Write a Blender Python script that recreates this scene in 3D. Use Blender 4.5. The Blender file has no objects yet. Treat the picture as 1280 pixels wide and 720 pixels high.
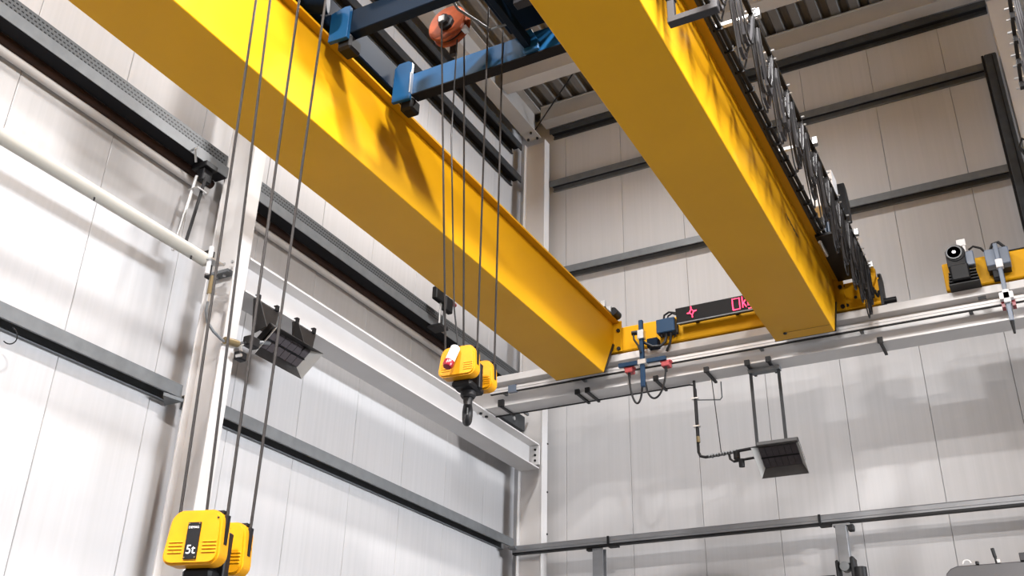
import bpy, bmesh, math, random
from mathutils import Vector, Matrix, Euler

random.seed(7)
scene = bpy.context.scene
COL = scene.collection
XW, YB, ZR, XR, YF = -6.95, 12.8, 10.75, 28.0, -26.0      # left wall, back wall, roof, right wall, rear wall
H = 1.6                       # eye height above the floor; all builder z values below are measured from the eye

# ---------------------------------------------------------------- camera
cam_d = bpy.data.cameras.new('camera')
cam_d.sensor_width = 36.0
cam_d.lens = 1255.858 / 1280 * 36.0
cam_d.clip_start = 0.05
cam_d.clip_end = 200
cam = bpy.data.objects.new('camera', cam_d)
cam.location = (0, 0, H)
cam.rotation_euler = [math.radians(a) for a in (117.29646, -1.27219, 28.25413)]
COL.objects.link(cam)
scene.camera = cam

# ---------------------------------------------------------------- world, lights, exposure
world = bpy.data.worlds.new('hall_world')
world.use_nodes = True
world.node_tree.nodes['Background'].inputs[0].default_value = (0.8, 0.85, 0.9, 1)
world.node_tree.nodes['Background'].inputs[1].default_value = 0.3
scene.world = world
scene.view_settings.view_transform = 'Standard'
scene.view_settings.look = 'None'
scene.view_settings.gamma = 1
scene.view_settings.use_curve_mapping = False
scene.view_settings.exposure = 0.0
scene.cycles.use_denoising = True

def area(name, loc, size, energy, color, rot=(0, 0, 0), shape='DISK', size_y=None, spread=180):
    l = bpy.data.lights.new(name, 'AREA')
    l.shape = shape
    l.size = size
    if size_y:
        l.size_y = size_y
    l.energy = energy
    l.color = color
    l.spread = math.radians(spread)
    o = bpy.data.objects.new(name, l)
    o.location = (loc[0], loc[1], loc[2] + H)
    o.rotation_euler = rot
    COL.objects.link(o)
    return o

LAMP = (1.0, 0.972, 0.955)
for lx, ly, lz, le, ls in ((-1.0, 3.8, 7.6, 800, 0.35), (1.2, 0.0, 7.9, 2500, 0.8), (4.5, 3.0, 8.0, 1900, 0.8), (-3.4, -1.5, 7.9, 2200, 0.8), (-6.2, -8.0, 7.9, 1000, 0.8),
                           (-4.0, 8.5, 9.6, 480, 0.8), (-5.9, 0.5, 9.6, 250, 0.8)):
    area('bay_lamp_and_fill', (lx, ly, lz), ls, le, LAMP, spread=165)  # first lamp is read off cast shadows, the others are added fill
# cool fill added as daylight from unseen windows in the right and rear walls
area('daylight_fill', (XR - 0.3, 5.0, 2.6), 12.0, 1700, (0.90, 0.94, 1.0), (math.radians(90), 0, math.radians(90)), 'RECTANGLE', 3.0, spread=60)
area('daylight_fill', (0.0, YF + 0.3, 2.6), 14.0, 1500, (0.90, 0.94, 1.0), (math.radians(90), 0, math.radians(180)), 'RECTANGLE', 3.0, spread=90)

# ---------------------------------------------------------------- materials
def mat(name, col, rough=0.5, metal=0.0, noise=0.0, nscale=(6, 6, 6), bump=0.0, bscale=40, spec=0.5, dirt=None):
    m = bpy.data.materials.new(name)
    m.use_nodes = True
    nt = m.node_tree
    b = nt.nodes['Principled BSDF']
    b.inputs['Base Color'].default_value = (*col, 1)
    b.inputs['Roughness'].default_value = rough
    b.inputs['Metallic'].default_value = metal
    b.inputs['Specular IOR Level'].default_value = spec
    if noise or bump or dirt:
        g = nt.nodes.new('ShaderNodeNewGeometry')
    if noise:
        mp = nt.nodes.new('ShaderNodeMapping')
        mp.inputs['Scale'].default_value = nscale
        nt.links.new(g.outputs['Position'], mp.inputs[0])
        n = nt.nodes.new('ShaderNodeTexNoise')
        n.inputs['Scale'].default_value = 1.0
        n.inputs['Detail'].default_value = 5
        nt.links.new(mp.outputs[0], n.inputs['Vector'])
        r = nt.nodes.new('ShaderNodeMapRange')
        r.inputs[1].default_value = 0.3
        r.inputs[2].default_value = 0.7
        r.inputs[3].default_value = 1 - noise
        r.inputs[4].default_value = 1 + noise * 0.4
        nt.links.new(n.outputs[0], r.inputs[0])
        mx = nt.nodes.new('ShaderNodeVectorMath')
        mx.operation = 'SCALE'
        mx.inputs[0].default_value = col
        nt.links.new(r.outputs[0], mx.inputs['Scale'])
        out = mx.outputs[0]
        if dirt:
            n2 = nt.nodes.new('ShaderNodeTexNoise')
            n2.inputs['Scale'].default_value = dirt[1]
            n2.inputs['Detail'].default_value = 6
            nt.links.new(g.outputs['Position'], n2.inputs['Vector'])
            r2 = nt.nodes.new('ShaderNodeMapRange')
            r2.inputs[1].default_value = dirt[2]
            r2.inputs[2].default_value = dirt[2] + 0.08
            nt.links.new(n2.outputs[0], r2.inputs[0])
            mm = nt.nodes.new('ShaderNodeMix')
            mm.data_type = 'RGBA'
            nt.links.new(r2.outputs[0], mm.inputs[0])
            nt.links.new(out, mm.inputs[6])
            mm.inputs[7].default_value = (*dirt[0], 1)
            out = mm.outputs[2]
        nt.links.new(out, b.inputs['Base Color'])
    if bump:
        n3 = nt.nodes.new('ShaderNodeTexNoise')
        n3.inputs['Scale'].default_value = bscale
        nt.links.new(g.outputs['Position'], n3.inputs['Vector'])
        bp = nt.nodes.new('ShaderNodeBump')
        bp.inputs['Strength'].default_value = bump
        bp.inputs['Distance'].default_value = 0.01
        nt.links.new(n3.outputs[0], bp.inputs['Height'])
        nt.links.new(bp.outputs[0], b.inputs['Normal'])
    return m

def emit(name, col, strength):
    m = bpy.data.materials.new(name)
    m.use_nodes = True
    nt = m.node_tree
    b = nt.nodes['Principled BSDF']
    b.inputs['Base Color'].default_value = (0.02, 0.0, 0.01, 1)
    b.inputs['Emission Color'].default_value = (*col, 1)
    b.inputs['Emission Strength'].default_value = strength
    return m

M = dict(
    panel=mat('wall_panel_paint', (0.455, 0.448, 0.452), 0.55, noise=0.05, nscale=(22, 22, 0.35), spec=0.2),
    core=mat('joint_sealing_core', (0.25, 0.24, 0.23), 0.9),  # dark sealing tone behind the panel joints
    farwall=mat('far_wall_grey', (0.16, 0.155, 0.15), 0.6),
    floor=mat('concrete_floor', (0.06, 0.058, 0.056), 0.45, noise=0.12, nscale=(1.2, 1.2, 1.2)),
    deck=mat('roof_deck_paint', (0.15, 0.142, 0.136), 0.6, noise=0.08, nscale=(3, 3, 3)),
    roofbeam=mat('roof_beam_paint', (0.34, 0.328, 0.32), 0.5, noise=0.05, nscale=(3, 3, 3)),
    frame=mat('white_steel_paint', (0.57, 0.553, 0.545), 0.42, noise=0.05, nscale=(3, 3, 3)),
    galv=mat('galvanised_steel', (0.13, 0.138, 0.145), 0.5, 0.2, noise=0.15, nscale=(9, 9, 9)),
    inner=mat('recess_shade_black', (0.012, 0.012, 0.014), 0.8, spec=0.1),  # near-black that paints shade into recesses and undersides
    railgrey=mat('grey_rail_steel', (0.20, 0.205, 0.215), 0.4, 0.2, noise=0.12, nscale=(5, 9, 9)),
    perf=mat('perforated_steel', (0.085, 0.09, 0.095), 0.5, 0.2, spec=0.3),
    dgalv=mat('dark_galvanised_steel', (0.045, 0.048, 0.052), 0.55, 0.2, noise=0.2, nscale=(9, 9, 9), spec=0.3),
    zinc=mat('bright_zinc', (0.62, 0.62, 0.62), 0.3, 0.85),
    yellow=mat('yellow_crane_paint', (0.57, 0.285, 0.004), 0.5, noise=0.05, nscale=(1.5, 1.5, 1.5), spec=0.15),
    hyellow=mat('worn_yellow_paint', (0.52, 0.225, 0.003), 0.42, noise=0.10, nscale=(14, 14, 14), spec=0.3, dirt=((0.05, 0.025, 0.01), 26, 0.68)),
    blue=mat('blue_trolley_paint', (0.006, 0.062, 0.16), 0.45, noise=0.1, nscale=(6, 6, 6), spec=0.3),
    navy=mat('dark_blue_and_shade', (0.002, 0.008, 0.019), 0.55, noise=0.1, nscale=(6, 6, 6), spec=0.1),  # dark blue; on the trolley beam and trucks it carries their shade
    greyblue=mat('grey_blue_paint', (0.10, 0.125, 0.17), 0.4),
    black=mat('black_plastic', (0.005, 0.005, 0.006), 0.5, spec=0.25),
    rubber=mat('black_rubber_cable', (0.007, 0.007, 0.008), 0.55, spec=0.3),
    greycable=mat('dark_grey_flat_cable', (0.026, 0.025, 0.028), 0.5, spec=0.3),
    rope=mat('steel_wire_rope', (0.022, 0.019, 0.018), 0.6, bump=0.6, bscale=300, spec=0.2),
    dark=mat('dark_steel', (0.014, 0.0135, 0.0145), 0.5, 0.2, noise=0.2, nscale=(20, 20, 20), spec=0.3),
    heater=mat('heater_dark_sheet', (0.026, 0.024, 0.024), 0.42, 0.3, noise=0.2, nscale=(12, 12, 12), spec=0.4),
    boxblue=mat('enclosure_blue', (0.007, 0.032, 0.075), 0.45, spec=0.3),
    plaque=mat('heater_ceramic', (0.065, 0.056, 0.06), 0.85, noise=0.15, nscale=(30, 30, 30), spec=0.2),
    steel=mat('polished_reflector', (0.52, 0.505, 0.48), 0.35, 0.3),
    orange=mat('orange_red_paint', (0.21, 0.042, 0.012), 0.5, noise=0.3, nscale=(12, 12, 12), spec=0.3),
    rust=mat('brown_rail_paint', (0.035, 0.017, 0.012), 0.7, noise=0.3, nscale=(8, 8, 8), spec=0.2),
    white=mat('white_plastic', (0.60, 0.59, 0.59), 0.4),
    pipe=mat('off_white_pipe', (0.42, 0.40, 0.355), 0.45, noise=0.05, nscale=(5, 5, 5)),
    red=mat('red_plastic', (0.20, 0.004, 0.014), 0.3),
    pink=mat('red_collector', (0.34, 0.05, 0.055), 0.5),
    brass=mat('brass_fitting', (0.22, 0.17, 0.09), 0.4, 0.6),
    led=emit('magenta_led', (1.0, 0.04, 0.10), 5.0),
    machine=mat('grey_machine_cover', (0.06, 0.058, 0.062), 0.5),
    glow=emit('unseen_window_glow', (0.86, 0.93, 1.0), 2.0),  # glow of the added, unseen windows
)

# ---------------------------------------------------------------- mesh helpers
class MB:
    def __init__(self):
        self.v = []
        self.f = []

    def add(self, vs, fs):
        o = len(self.v)
        self.v += [tuple(p) for p in vs]
        self.f += [tuple(i + o for i in f) for f in fs]
        return self

    def box(self, x0, x1, y0, y1, z0, z1):
        vs = [(x, y, z) for z in (z0, z1) for y in (y0, y1) for x in (x0, x1)]
        return self.add(vs, [(0, 2, 3, 1), (4, 5, 7, 6), (0, 1, 5, 4), (2, 6, 7, 3), (0, 4, 6, 2), (1, 3, 7, 5)])

    def obox(self, c, ax, h):
        c = Vector(c)
        a = [Vector(k).normalized() for k in ax]
        vs = [c + a[0] * h[0] * i + a[1] * h[1] * j + a[2] * h[2] * k for k in (-1, 1) for j in (-1, 1) for i in (-1, 1)]
        return self.add(vs, [(0, 2, 3, 1), (4, 5, 7, 6), (0, 1, 5, 4), (2, 6, 7, 3), (0, 4, 6, 2), (1, 3, 7, 5)])

    def bar(self, p, q, w, t, side=(0, 0, 1)):
        p, q = Vector(p), Vector(q)
        d = q - p
        s = Vector(side)
        u = d.cross(s).normalized()
        s2 = u.cross(d).normalized()
        return self.obox((p + q) / 2, (d, u, s2), (d.length / 2, w / 2, t / 2))

    def prism(self, poly, axis, a, b):
        n = len(poly)
        def P(p, t):
            return {'x': (t, p[0], p[1]), 'y': (p[0], t, p[1]), 'z': (p[0], p[1], t)}[axis]
        vs = [P(p, a) for p in poly] + [P(p, b) for p in poly]
        fs = [tuple(range(n - 1, -1, -1)), tuple(range(n, 2 * n))]
        fs += [(i, (i + 1) % n, n + (i + 1) % n, n + i) for i in range(n)]
        return self.add(vs, fs)

    def cyl(self, p, q, r, n=12, r2=None):
        p, q = Vector(p), Vector(q)
        d = (q - p).normalized()
        u = d.orthogonal().normalized()
        w = d.cross(u)
        r2 = r if r2 is None else r2
        vs = [p + (u * math.cos(t) + w * math.sin(t)) * r for t in [2 * math.pi * i / n for i in range(n)]]
        vs += [q + (u * math.cos(t) + w * math.sin(t)) * r2 for t in [2 * math.pi * i / n for i in range(n)]]
        fs = [tuple(range(n - 1, -1, -1)), tuple(range(n, 2 * n))]
        fs += [(i, (i + 1) % n, n + (i + 1) % n, n + i) for i in range(n)]
        return self.add(vs, fs)

    def lathe(self, p, d, prof, n=24):
        """prof: list of (distance along d, radius)"""
        p, d = Vector(p), Vector(d).normalized()
        u = d.orthogonal().normalized()
        w = d.cross(u)
        vs = []
        for h, r in prof:
            vs += [p + d * h + (u * math.cos(t) + w * math.sin(t)) * max(r, 1e-4) for t in [2 * math.pi * i / n for i in range(n)]]
        fs = []
        for k in range(len(prof) - 1):
            fs += [(k * n + i, k * n + (i + 1) % n, (k + 1) * n + (i + 1) % n, (k + 1) * n + i) for i in range(n)]
        fs.append(tuple(range(n - 1, -1, -1)))
        fs.append(tuple((len(prof) - 1) * n + i for i in range(n)))
        return self.add(vs, fs)

    def tube(self, pts, r, n=7):
        pts = [Vector(p) for p in pts]
        rs = r if isinstance(r, (list, tuple)) else [r] * len(pts)
        vs, fs = [], []
        u = None
        for i, p in enumerate(pts):
            d = (pts[min(i + 1, len(pts) - 1)] - pts[max(i - 1, 0)]).normalized()
            if u is None:
                u = d.orthogonal().normalized()
            else:
                u = (u - d * u.dot(d))
                u = u.normalized() if u.length > 1e-6 else d.orthogonal().normalized()
            w = d.cross(u)
            vs += [p + (u * math.cos(t) + w * math.sin(t)) * rs[i] for t in [2 * math.pi * k / n for k in range(n)]]
        for i in range(len(pts) - 1):
            fs += [(i * n + k, i * n + (k + 1) % n, (i + 1) * n + (k + 1) % n, (i + 1) * n + k) for k in range(n)]
        fs.append(tuple(range(n - 1, -1, -1)))
        fs.append(tuple((len(pts) - 1) * n + k for k in range(n)))
        return self.add(vs, fs)

    def ribbon(self, pts, w, t, side):
        """flat cable: rectangular section swept along pts, width along side"""
        pts = [Vector(p) for p in pts]
        s = Vector(side).normalized()
        vs, fs = [], []
        for i, p in enumerate(pts):
            d = (pts[min(i + 1, len(pts) - 1)] - pts[max(i - 1, 0)]).normalized()
            nn = d.cross(s).normalized()
            vs += [p + s * a * w / 2 + nn * b * t / 2 for a, b in ((-1, -1), (1, -1), (1, 1), (-1, 1))]
        for i in range(len(pts) - 1):
            fs += [(i * 4 + k, i * 4 + (k + 1) % 4, i * 4 + 4 + (k + 1) % 4, i * 4 + 4 + k) for k in range(4)]
        fs.append((3, 2, 1, 0))
        e = (len(pts) - 1) * 4
        fs.append((e, e + 1, e + 2, e + 3))
        return self.add(vs, fs)

    def xf(self, mtx):
        self.v = [tuple(mtx @ Vector(p)) for p in self.v]
        return self

def origin_of(o):
    p = Vector((0, 0, 0))
    while o is not None:
        p += o.location
        o = o.parent
    return p

def build(name, mb, m, parent=None, smooth=True, bevel=0.0, label=None, kind=None, rotz=0.0, seg=1):
    me = bpy.data.meshes.new(name)
    org = origin_of(parent) if parent is not None else Vector((0, 0, 0))
    me.from_pydata([(x - org.x, y - org.y, z + H - org.z) for x, y, z in mb.v], [], mb.f)
    bm = bmesh.new()
    bm.from_mesh(me)
    bmesh.ops.recalc_face_normals(bm, faces=bm.faces)
    if bevel:
        es = [e for e in bm.edges if len(e.link_faces) == 2 and e.calc_face_angle(0) > 0.6]
        bmesh.ops.bevel(bm, geom=es, offset=bevel, segments=seg, affect='EDGES', clamp_overlap=True)
    bm.to_mesh(me)
    bm.free()
    if smooth:
        for p in me.polygons:
            p.use_smooth = True
        me.set_sharp_from_angle(angle=math.radians(32))
    me.materials.append(M[m] if isinstance(m, str) else m)
    o = bpy.data.objects.new(name, me)
    COL.objects.link(o)
    if parent is not None:
        o.parent = parent
    if label:
        o['label'] = label
    if kind:
        o['kind'] = kind
    return o

def thing(name, label, cat, loc, group=None):
    o = bpy.data.objects.new(name, None)
    o.empty_display_size = 0.1
    o.location = (loc[0], loc[1], loc[2] + H)
    COL.objects.link(o)
    o['label'] = label
    o['category'] = cat
    if group:
        o['group'] = group
    return o

def setting(name, loc=(0, 0, 0)):
    o = bpy.data.objects.new(name, None)
    o.location = (loc[0], loc[1], loc[2] + H)
    COL.objects.link(o)
    o['kind'] = 'structure'
    return o

def tag(o, label, cat, group=None):
    o['label'] = label
    o['category'] = cat
    if group:
        o['group'] = group
    return o

def again(src, parent, dx=0, dy=0, dz=0):
    c = src.copy()
    COL.objects.link(c)
    c.parent = parent
    c.location = src.location + Vector((dx, dy, dz))
    return c

def text_mesh(name, body, size, m, parent, origin, right, up, depth=0.002, align='CENTER'):
    cu = bpy.data.curves.new(name, 'FONT')
    cu.body = body
    cu.size = size
    cu.extrude = depth
    cu.align_x = align
    cu.align_y = 'CENTER'
    tmp = bpy.data.objects.new(name, cu)
    me = bpy.data.meshes.new_from_object(tmp)
    bpy.data.objects.remove(tmp)
    r, u = Vector(right).normalized(), Vector(up).normalized()
    n = r.cross(u)
    org = origin_of(parent)
    for v in me.vertices:
        p = Vector(origin) + r * v.co.x + u * v.co.y + n * v.co.z
        v.co = (p.x - org.x, p.y - org.y, p.z + H - org.z)
    me.materials.clear()
    me.materials.append(M[m])
    o = bpy.data.objects.new(name, me)
    COL.objects.link(o)
    o.parent = parent
    return o

def bolt_heads(parent, pts, axis, r=0.012, h=0.012, m='dark', name='bolt'):
    for p in pts:
        a = Vector(p)
        build(name, MB().cyl(a, a + Vector(axis).normalized() * h, r, 6), m, parent, smooth=False)

# section polygons -------------------------------------------------
def i_section(c0, c1, h0, h1, tf, tw, cw=None):
    """I profile: flanges span c0..c1 at h0 and h1, web in the middle"""
    m_ = (c0 + c1) / 2 if cw is None else cw
    return [(c0, h0), (c1, h0), (c1, h0 + tf), (m_ + tw / 2, h0 + tf), (m_ + tw / 2, h1 - tf), (c1, h1 - tf),
            (c1, h1), (c0, h1), (c0, h1 - tf), (m_ - tw / 2, h1 - tf), (m_ - tw / 2, h0 + tf), (c0, h0 + tf)]

# ================================================================= SETTING
ZF = -H
build('floor', MB().box(XW - 0.2, XR, YF, YB + 0.2, ZF - 0.15, ZF), 'floor', kind='structure', smooth=False)
build('wall_right', MB().box(XR, XR + 0.15, YF, YB + 0.2, ZF, ZR + 0.2), 'farwall', kind='structure', smooth=False)
build('wall_front', MB().box(XW - 0.2, XR, YF - 0.15, YF, ZF, ZR + 0.2), 'farwall', kind='structure', smooth=False)
build('unseen_window_1', MB().box(XR - 0.06, XR - 0.01, -1, 11, 1.1, 4.1), 'glow', kind='structure', smooth=False)  # unseen glowing pane, added to go with the right fill light
build('unseen_window_2', MB().box(-7, 7, YF + 0.01, YF + 0.06, 1.1, 4.1), 'glow', kind='structure', smooth=False)  # also unseen, added behind the rear fill light

# wall panels: vertical sandwich panels 1 m wide with recessed joints
wl = build('wall_left', MB().box(XW - 0.16, XW - 0.03, YF, YB + 0.2, ZF, ZR + 0.2), 'core', kind='structure', smooth=False)
wb = build('wall_back', MB().box(XW - 0.16, XR, YB + 0.03, YB + 0.16, ZF, ZR + 0.2), 'core', kind='structure', smooth=False)

def panel_poly(a, b, face, back, g=0.002, c=0.005):
    s = 1 if back > face else -1
    return [(a + g, back), (a + g, face + s * c), (a + g + c, face), (b - g - c, face), (b - g, face + s * c), (b - g, back)]

first = None
y = 12.9
k = 0
while y > -13:
    a = y - 1.0
    if first is None:
        poly = [(q, p) for p, q in panel_poly(a, y, XW, XW - 0.04)]
        first = build('wall_panel', MB().prism(poly, 'z', ZF + 0.01, ZR), 'panel', wl, smooth=False)
    else:
        again(first, wl, dy=-k)
    k += 1
    y -= 1.0
first = None
x = -7.09
k = 0
while x < XR - 1.2:
    if first is None:
        first = build('wall_panel', MB().prism(panel_poly(x, x + 1.0, YB, YB + 0.04), 'z', ZF + 0.01, ZR), 'panel', wb, smooth=False)
    else:
        again(first, wb, dx=k)
    k += 1
    x += 1.0

# roof: trapezoidal deck sheets, ribs running towards the back wall
ceil = setting('ceiling', (0, 0, ZR))
def deck_sheet(x0, y0, y1, n=4, p=0.28, d=0.11):
    top, bot = [], []
    for i in range(n):
        b = x0 + i * p
        for dx, dz in ((0.0, 0), (0.12, 0), (0.16, d), (0.24, d)):
            bot.append((b + dx, ZR + dz))
    bot.append((x0 + n * p, ZR))
    poly = bot + [(a, z + 0.012) for a, z in reversed(bot)]
    mb = MB()
    m_ = len(bot)
    vs = [(a, y0, z) for a, z in bot] + [(a, y1, z) for a, z in bot] + [(a, y0, z + 0.012) for a, z in bot] + [(a, y1, z + 0.012) for a, z in bot]
    fs = [(i, i + 1, m_ + i + 1, m_ + i) for i in range(m_ - 1)]
    fs += [(2 * m_ + i, 3 * m_ + i, 3 * m_ + i + 1, 2 * m_ + i + 1) for i in range(m_ - 1)]
    fs += [(0, m_, 3 * m_, 2 * m_), (m_ - 1, 3 * m_ - 1, 4 * m_ - 1, 2 * m_ - 1)]
    return mb.add(vs, fs)
sheet = build('deck_sheet', deck_sheet(XW - 0.1, YF, YB + 0.1), 'deck', ceil, smooth=False)
for i in range(1, 32):
    again(sheet, ceil, dx=i * 1.12)
build('trim_1', MB().box(XW - 0.2, XR + 0.2, YF - 0.2, YB + 0.2, ZR + 0.125, ZR + 0.2), 'deck', kind='structure', smooth=False)

# ================================================================= STEEL FRAME
def column(label, x0, x1, y0, y1, z1, tf=0.02, tw=0.012, facing='x'):
    """I column; facing x: flanges are parallel to the left wall"""
    t = thing('steel_column', label, 'column', ((x0 + x1) / 2, (y0 + y1) / 2, ZF))
    if facing == 'x':
        build('flange', MB().box(x1 - tf, x1, y0, y1, ZF, z1), 'frame', t, bevel=0.003)
        build('flange', MB().box(x0, x0 + tf, y0, y1, ZF, z1), 'frame', t, bevel=0.003)
        ym = (y0 + y1) / 2
        build('web', MB().box(x0 + tf, x1 - tf, ym - tw / 2, ym + tw / 2, ZF, z1), 'frame', t)
    else:
        build('flange', MB().box(x0, x1, y0, y0 + tf, ZF, z1), 'frame', t, bevel=0.003)
        build('flange', MB().box(x0, x1, y1 - tf, y1, ZF, z1), 'frame', t, bevel=0.003)
        xm = (x0 + x1) / 2
        build('web', MB().box(xm - tw / 2, xm + tw / 2, y0 + tf, y1 - tf, ZF, z1), 'frame', t)
    return t

c1 = column('off-white steel column on the left wall, behind the ropes of the 5t hook', -6.71, -6.35, 6.07, 6.24, 10.1)
# cleats and bolts in the web recess where the side beam joins
build('cleat_plate', MB().box(-6.66, -6.42, 6.05, 6.148, 4.44, 4.47), 'galv', c1)
bolt_heads(c1, [(-6.60, 6.10, 4.44), (-6.50, 6.10, 4.44)], (0, 0, -1), 0.016, 0.016, 'zinc')
bolt_heads(c1, [(-6.58, 6.148, 4.60), (-6.47, 6.148, 4.60), (-6.58, 6.148, 4.53), (-6.47, 6.148, 4.53)], (0, -1, 0), 0.016, 0.016, 'zinc')
c2 = column('off-white steel column standing in the far corner of the hall', -6.71, -6.31, 12.45, 12.62, 10.05)
bolt_heads(c2, [(-6.312, 12.61, z) for z in (4.72, 4.0, 3.4, 5.3)], (1, 0, 0), 0.014, 0.016, 'dark')
c3 = column('beige steel column on the back wall at the right edge, beside the dark duct', 0.60, 0.95, 12.36, 12.68, 10.1, facing='y')

def girt(label, wall, zb, zt, a, b, group, m='galv', front=None):
    """C-profile wall rail, open side down"""
    if wall == 'left':
        f, r = -6.735, -6.94
    else:
        f, r = 12.60, 12.785
    s = 1 if wall == 'left' else -1       # towards the room
    t = 0.008
    lip = 0.03
    t_ = thing('wall_rail', label, 'wall rail', ((f + r) / 2, (a + b) / 2, zb) if wall == 'left' else ((a + b) / 2, (f + r) / 2, zb), group)
    def bx(h0, h1, z0, z1):
        h0, h1 = min(h0, h1), max(h0, h1)
        return MB().box(h0, h1, a, b, z0, z1) if wall == 'left' else MB().box(a, b, h0, h1, z0, z1)
    build('front_flange', bx(f, f - s * t, zb, zt), m, t_, smooth=False)
    build('web', bx(f - s * t, r + s * t, zt - t, zt), m, t_, smooth=False)
    build('inner_shade', bx(f - s * (t + 0.002), r + s * (t + 0.03), zt - 0.05, zt - t - 0.002), 'inner', t_, smooth=False)  # near-black sheet painting the shade inside the open rail
    build('rear_flange', bx(r, r + s * t, zb - 0.012, zt), m, t_, smooth=False)
    build('lip', bx(r + s * t, r + s * (t + lip), zb - 0.012, zb - 0.004), m, t_, smooth=False)
    build('lip', bx(f - s * t, f - s * (t + 0.015), zb, zb + 0.008), m, t_, smooth=False)
    return t_

g_l = 'horizontal rails on the left wall'
g_b = 'horizontal rails on the back wall'
r1 = girt('grey wall rail low on the left wall, left of the rope-crossed column', 'left', 3.215, 3.335, 1.5, 6.06, g_l)
build('end_bracket', MB().prism([(-6.74, 5.86), (-6.70, 6.06), (-6.93, 6.06)], 'z', 3.17, 3.20), 'galv', r1, smooth=False)
r2 = girt('grey wall rail low on the left wall, from the near column to the corner', 'left', 3.215, 3.335, 6.25, 12.43, g_l)
build('end_bracket', MB().box(-6.76, -6.64, 12.30, 12.45, 3.17, 3.20), 'galv', r2, smooth=False)
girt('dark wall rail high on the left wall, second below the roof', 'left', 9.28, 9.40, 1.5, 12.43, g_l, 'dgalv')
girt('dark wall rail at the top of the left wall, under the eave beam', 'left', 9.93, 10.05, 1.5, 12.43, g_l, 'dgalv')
girt('grey wall rail on the back wall, just above the yellow crane carriage', 'back', 7.49, 7.60, -6.30, 0.40, g_b)
girt('grey wall rail on the back wall, middle one of the three high rails', 'back', 9.17, 9.28, -6.30, 0.40, g_b)
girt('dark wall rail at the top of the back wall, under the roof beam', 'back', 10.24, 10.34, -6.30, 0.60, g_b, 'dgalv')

# lower door rail on the back wall with posts
lr = thing('door_rail', 'long grey steel rail low on the back wall, carried by two posts', 'rail', (-3, 12.4, 3.1))
build('rail_profile', MB().prism([(12.36, 3.125), (12.36, 3.205), (12.372, 3.22), (12.45, 3.22), (12.45, 3.10), (12.44, 3.10), (12.44, 3.21), (12.378, 3.21), (12.37, 3.20), (12.37, 3.125)], 'x', -6.72, 6.0), 'railgrey', lr, smooth=False)
build('edge_bead', MB().box(-6.72, 6.0, 12.352, 12.36, 3.152, 3.160), 'railgrey', lr, smooth=False)
build('rail_underside_shade', MB().box(-6.72, 6.0, 12.365, 12.44, 3.10, 3.125), 'black', lr, smooth=False)  # black strip painting the shade under the rail
for cx in (-5.27, -2.50):
    build('clamp', MB().box(cx - 0.014, cx + 0.014, 12.335, 12.352, 3.10, 3.22).box(cx - 0.014, cx + 0.12, 12.34, 12.46, 3.08, 3.098), 'black', lr, smooth=False)
build('clip', MB().box(-0.13, -0.06, 12.345, 12.352, 3.13, 3.16), 'dark', lr, smooth=False)
p1 = thing('door_post', 'grey steel post under the left end of the low back rail, by the corner', 'post', (-5.46, 12.45, ZF))
build('post_profile', MB().prism(i_section(-5.53, -5.38, 12.42, 12.54, 0.012, 0.02), 'z', ZF, 3.095), 'railgrey', p1, smooth=False)
build('top_bracket', MB().box(-5.62, -5.53, 12.42, 12.5, 3.07, 3.095), 'dark', p1, smooth=False)
p2 = thing('door_post', 'square grey steel post under the low back rail, ending in a black clamp', 'post', (-2.27, 12.42, 2.5))
build('post_tube', MB().box(-2.335, -2.205, 12.36, 12.48, 2.62, 3.07), 'railgrey', p2, bevel=0.006)
build('head_plate', MB().box(-2.36, -2.16, 12.37, 12.47, 3.07, 3.095), 'railgrey', p2)
build('fixing', MB().box(-2.19, -2.12, 12.38, 12.46, 3.0, 3.08), 'dark', p2, bevel=0.01)
build('clamp_jaw', MB().box(-2.375, -2.335, 12.31, 12.5, 2.42, 2.66), 'black', p2, bevel=0.012)
build('clamp_jaw', MB().box(-2.205, -2.155, 12.31, 12.5, 2.42, 2.69), 'black', p2, bevel=0.012)
build('pivot', MB().cyl((-2.27, 12.30, 2.58), (-2.27, 12.45, 2.58), 0.055, 16), 'galv', p2)
build('sleeve', MB().cyl((-2.10, 12.34, 2.40), (-2.10, 12.34, 2.56), 0.07, 14), 'dark', p2)
p3 = thing('wall_bar', 'dark horizontal bar at the bottom edge under the clamped grey post', 'bar', (-2.6, 12.4, 2.3))
build('bar_body', MB().box(-4.2, -2.40, 12.36, 12.48, 2.38, 2.50), 'dark', p3, bevel=0.005)

# roof beams
def beam(name, label, axis, poly, a, b, cat='beam', m='frame'):
    mb = MB().prism(poly, axis, a, b)
    o = build(name, mb, m, smooth=False)
    return tag(o, label, cat)
t = thing('eave_beam', 'light grey roof beam running along the top of the left wall', 'beam', (-6.5, 6, 10.1))
build('beam_profile', MB().prism(i_section(-6.63, -6.37, 10.07, 10.62, 0.02, 0.012), 'y', -2, 12.42), 'roofbeam', t, smooth=False)
bolt_heads(t, [(-6.45, 12.2, 10.07), (-6.42, 12.38, 10.07), (-6.58, 12.36, 10.07)], (0, 0, -1), 0.022, 0.03, 'dark')
t = thing('roof_beam', 'light grey roof beam against the back wall below the ribbed deck', 'beam', (0, 12.45, 10.3))
build('beam_profile', MB().prism(i_section(12.36, 12.60, 10.36, 10.68, 0.02, 0.20), 'x', -6.36, 6), 'roofbeam', t, smooth=False)
t = thing('roof_beam', 'light grey roof beam crossing just beyond the blue trolley frame', 'beam', (0, 11.1, 10.3))
build('beam_profile', MB().prism(i_section(10.98, 11.22, 10.14, 10.68, 0.02, 0.20), 'x', -6.36, 6), 'roofbeam', t, smooth=False)
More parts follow.
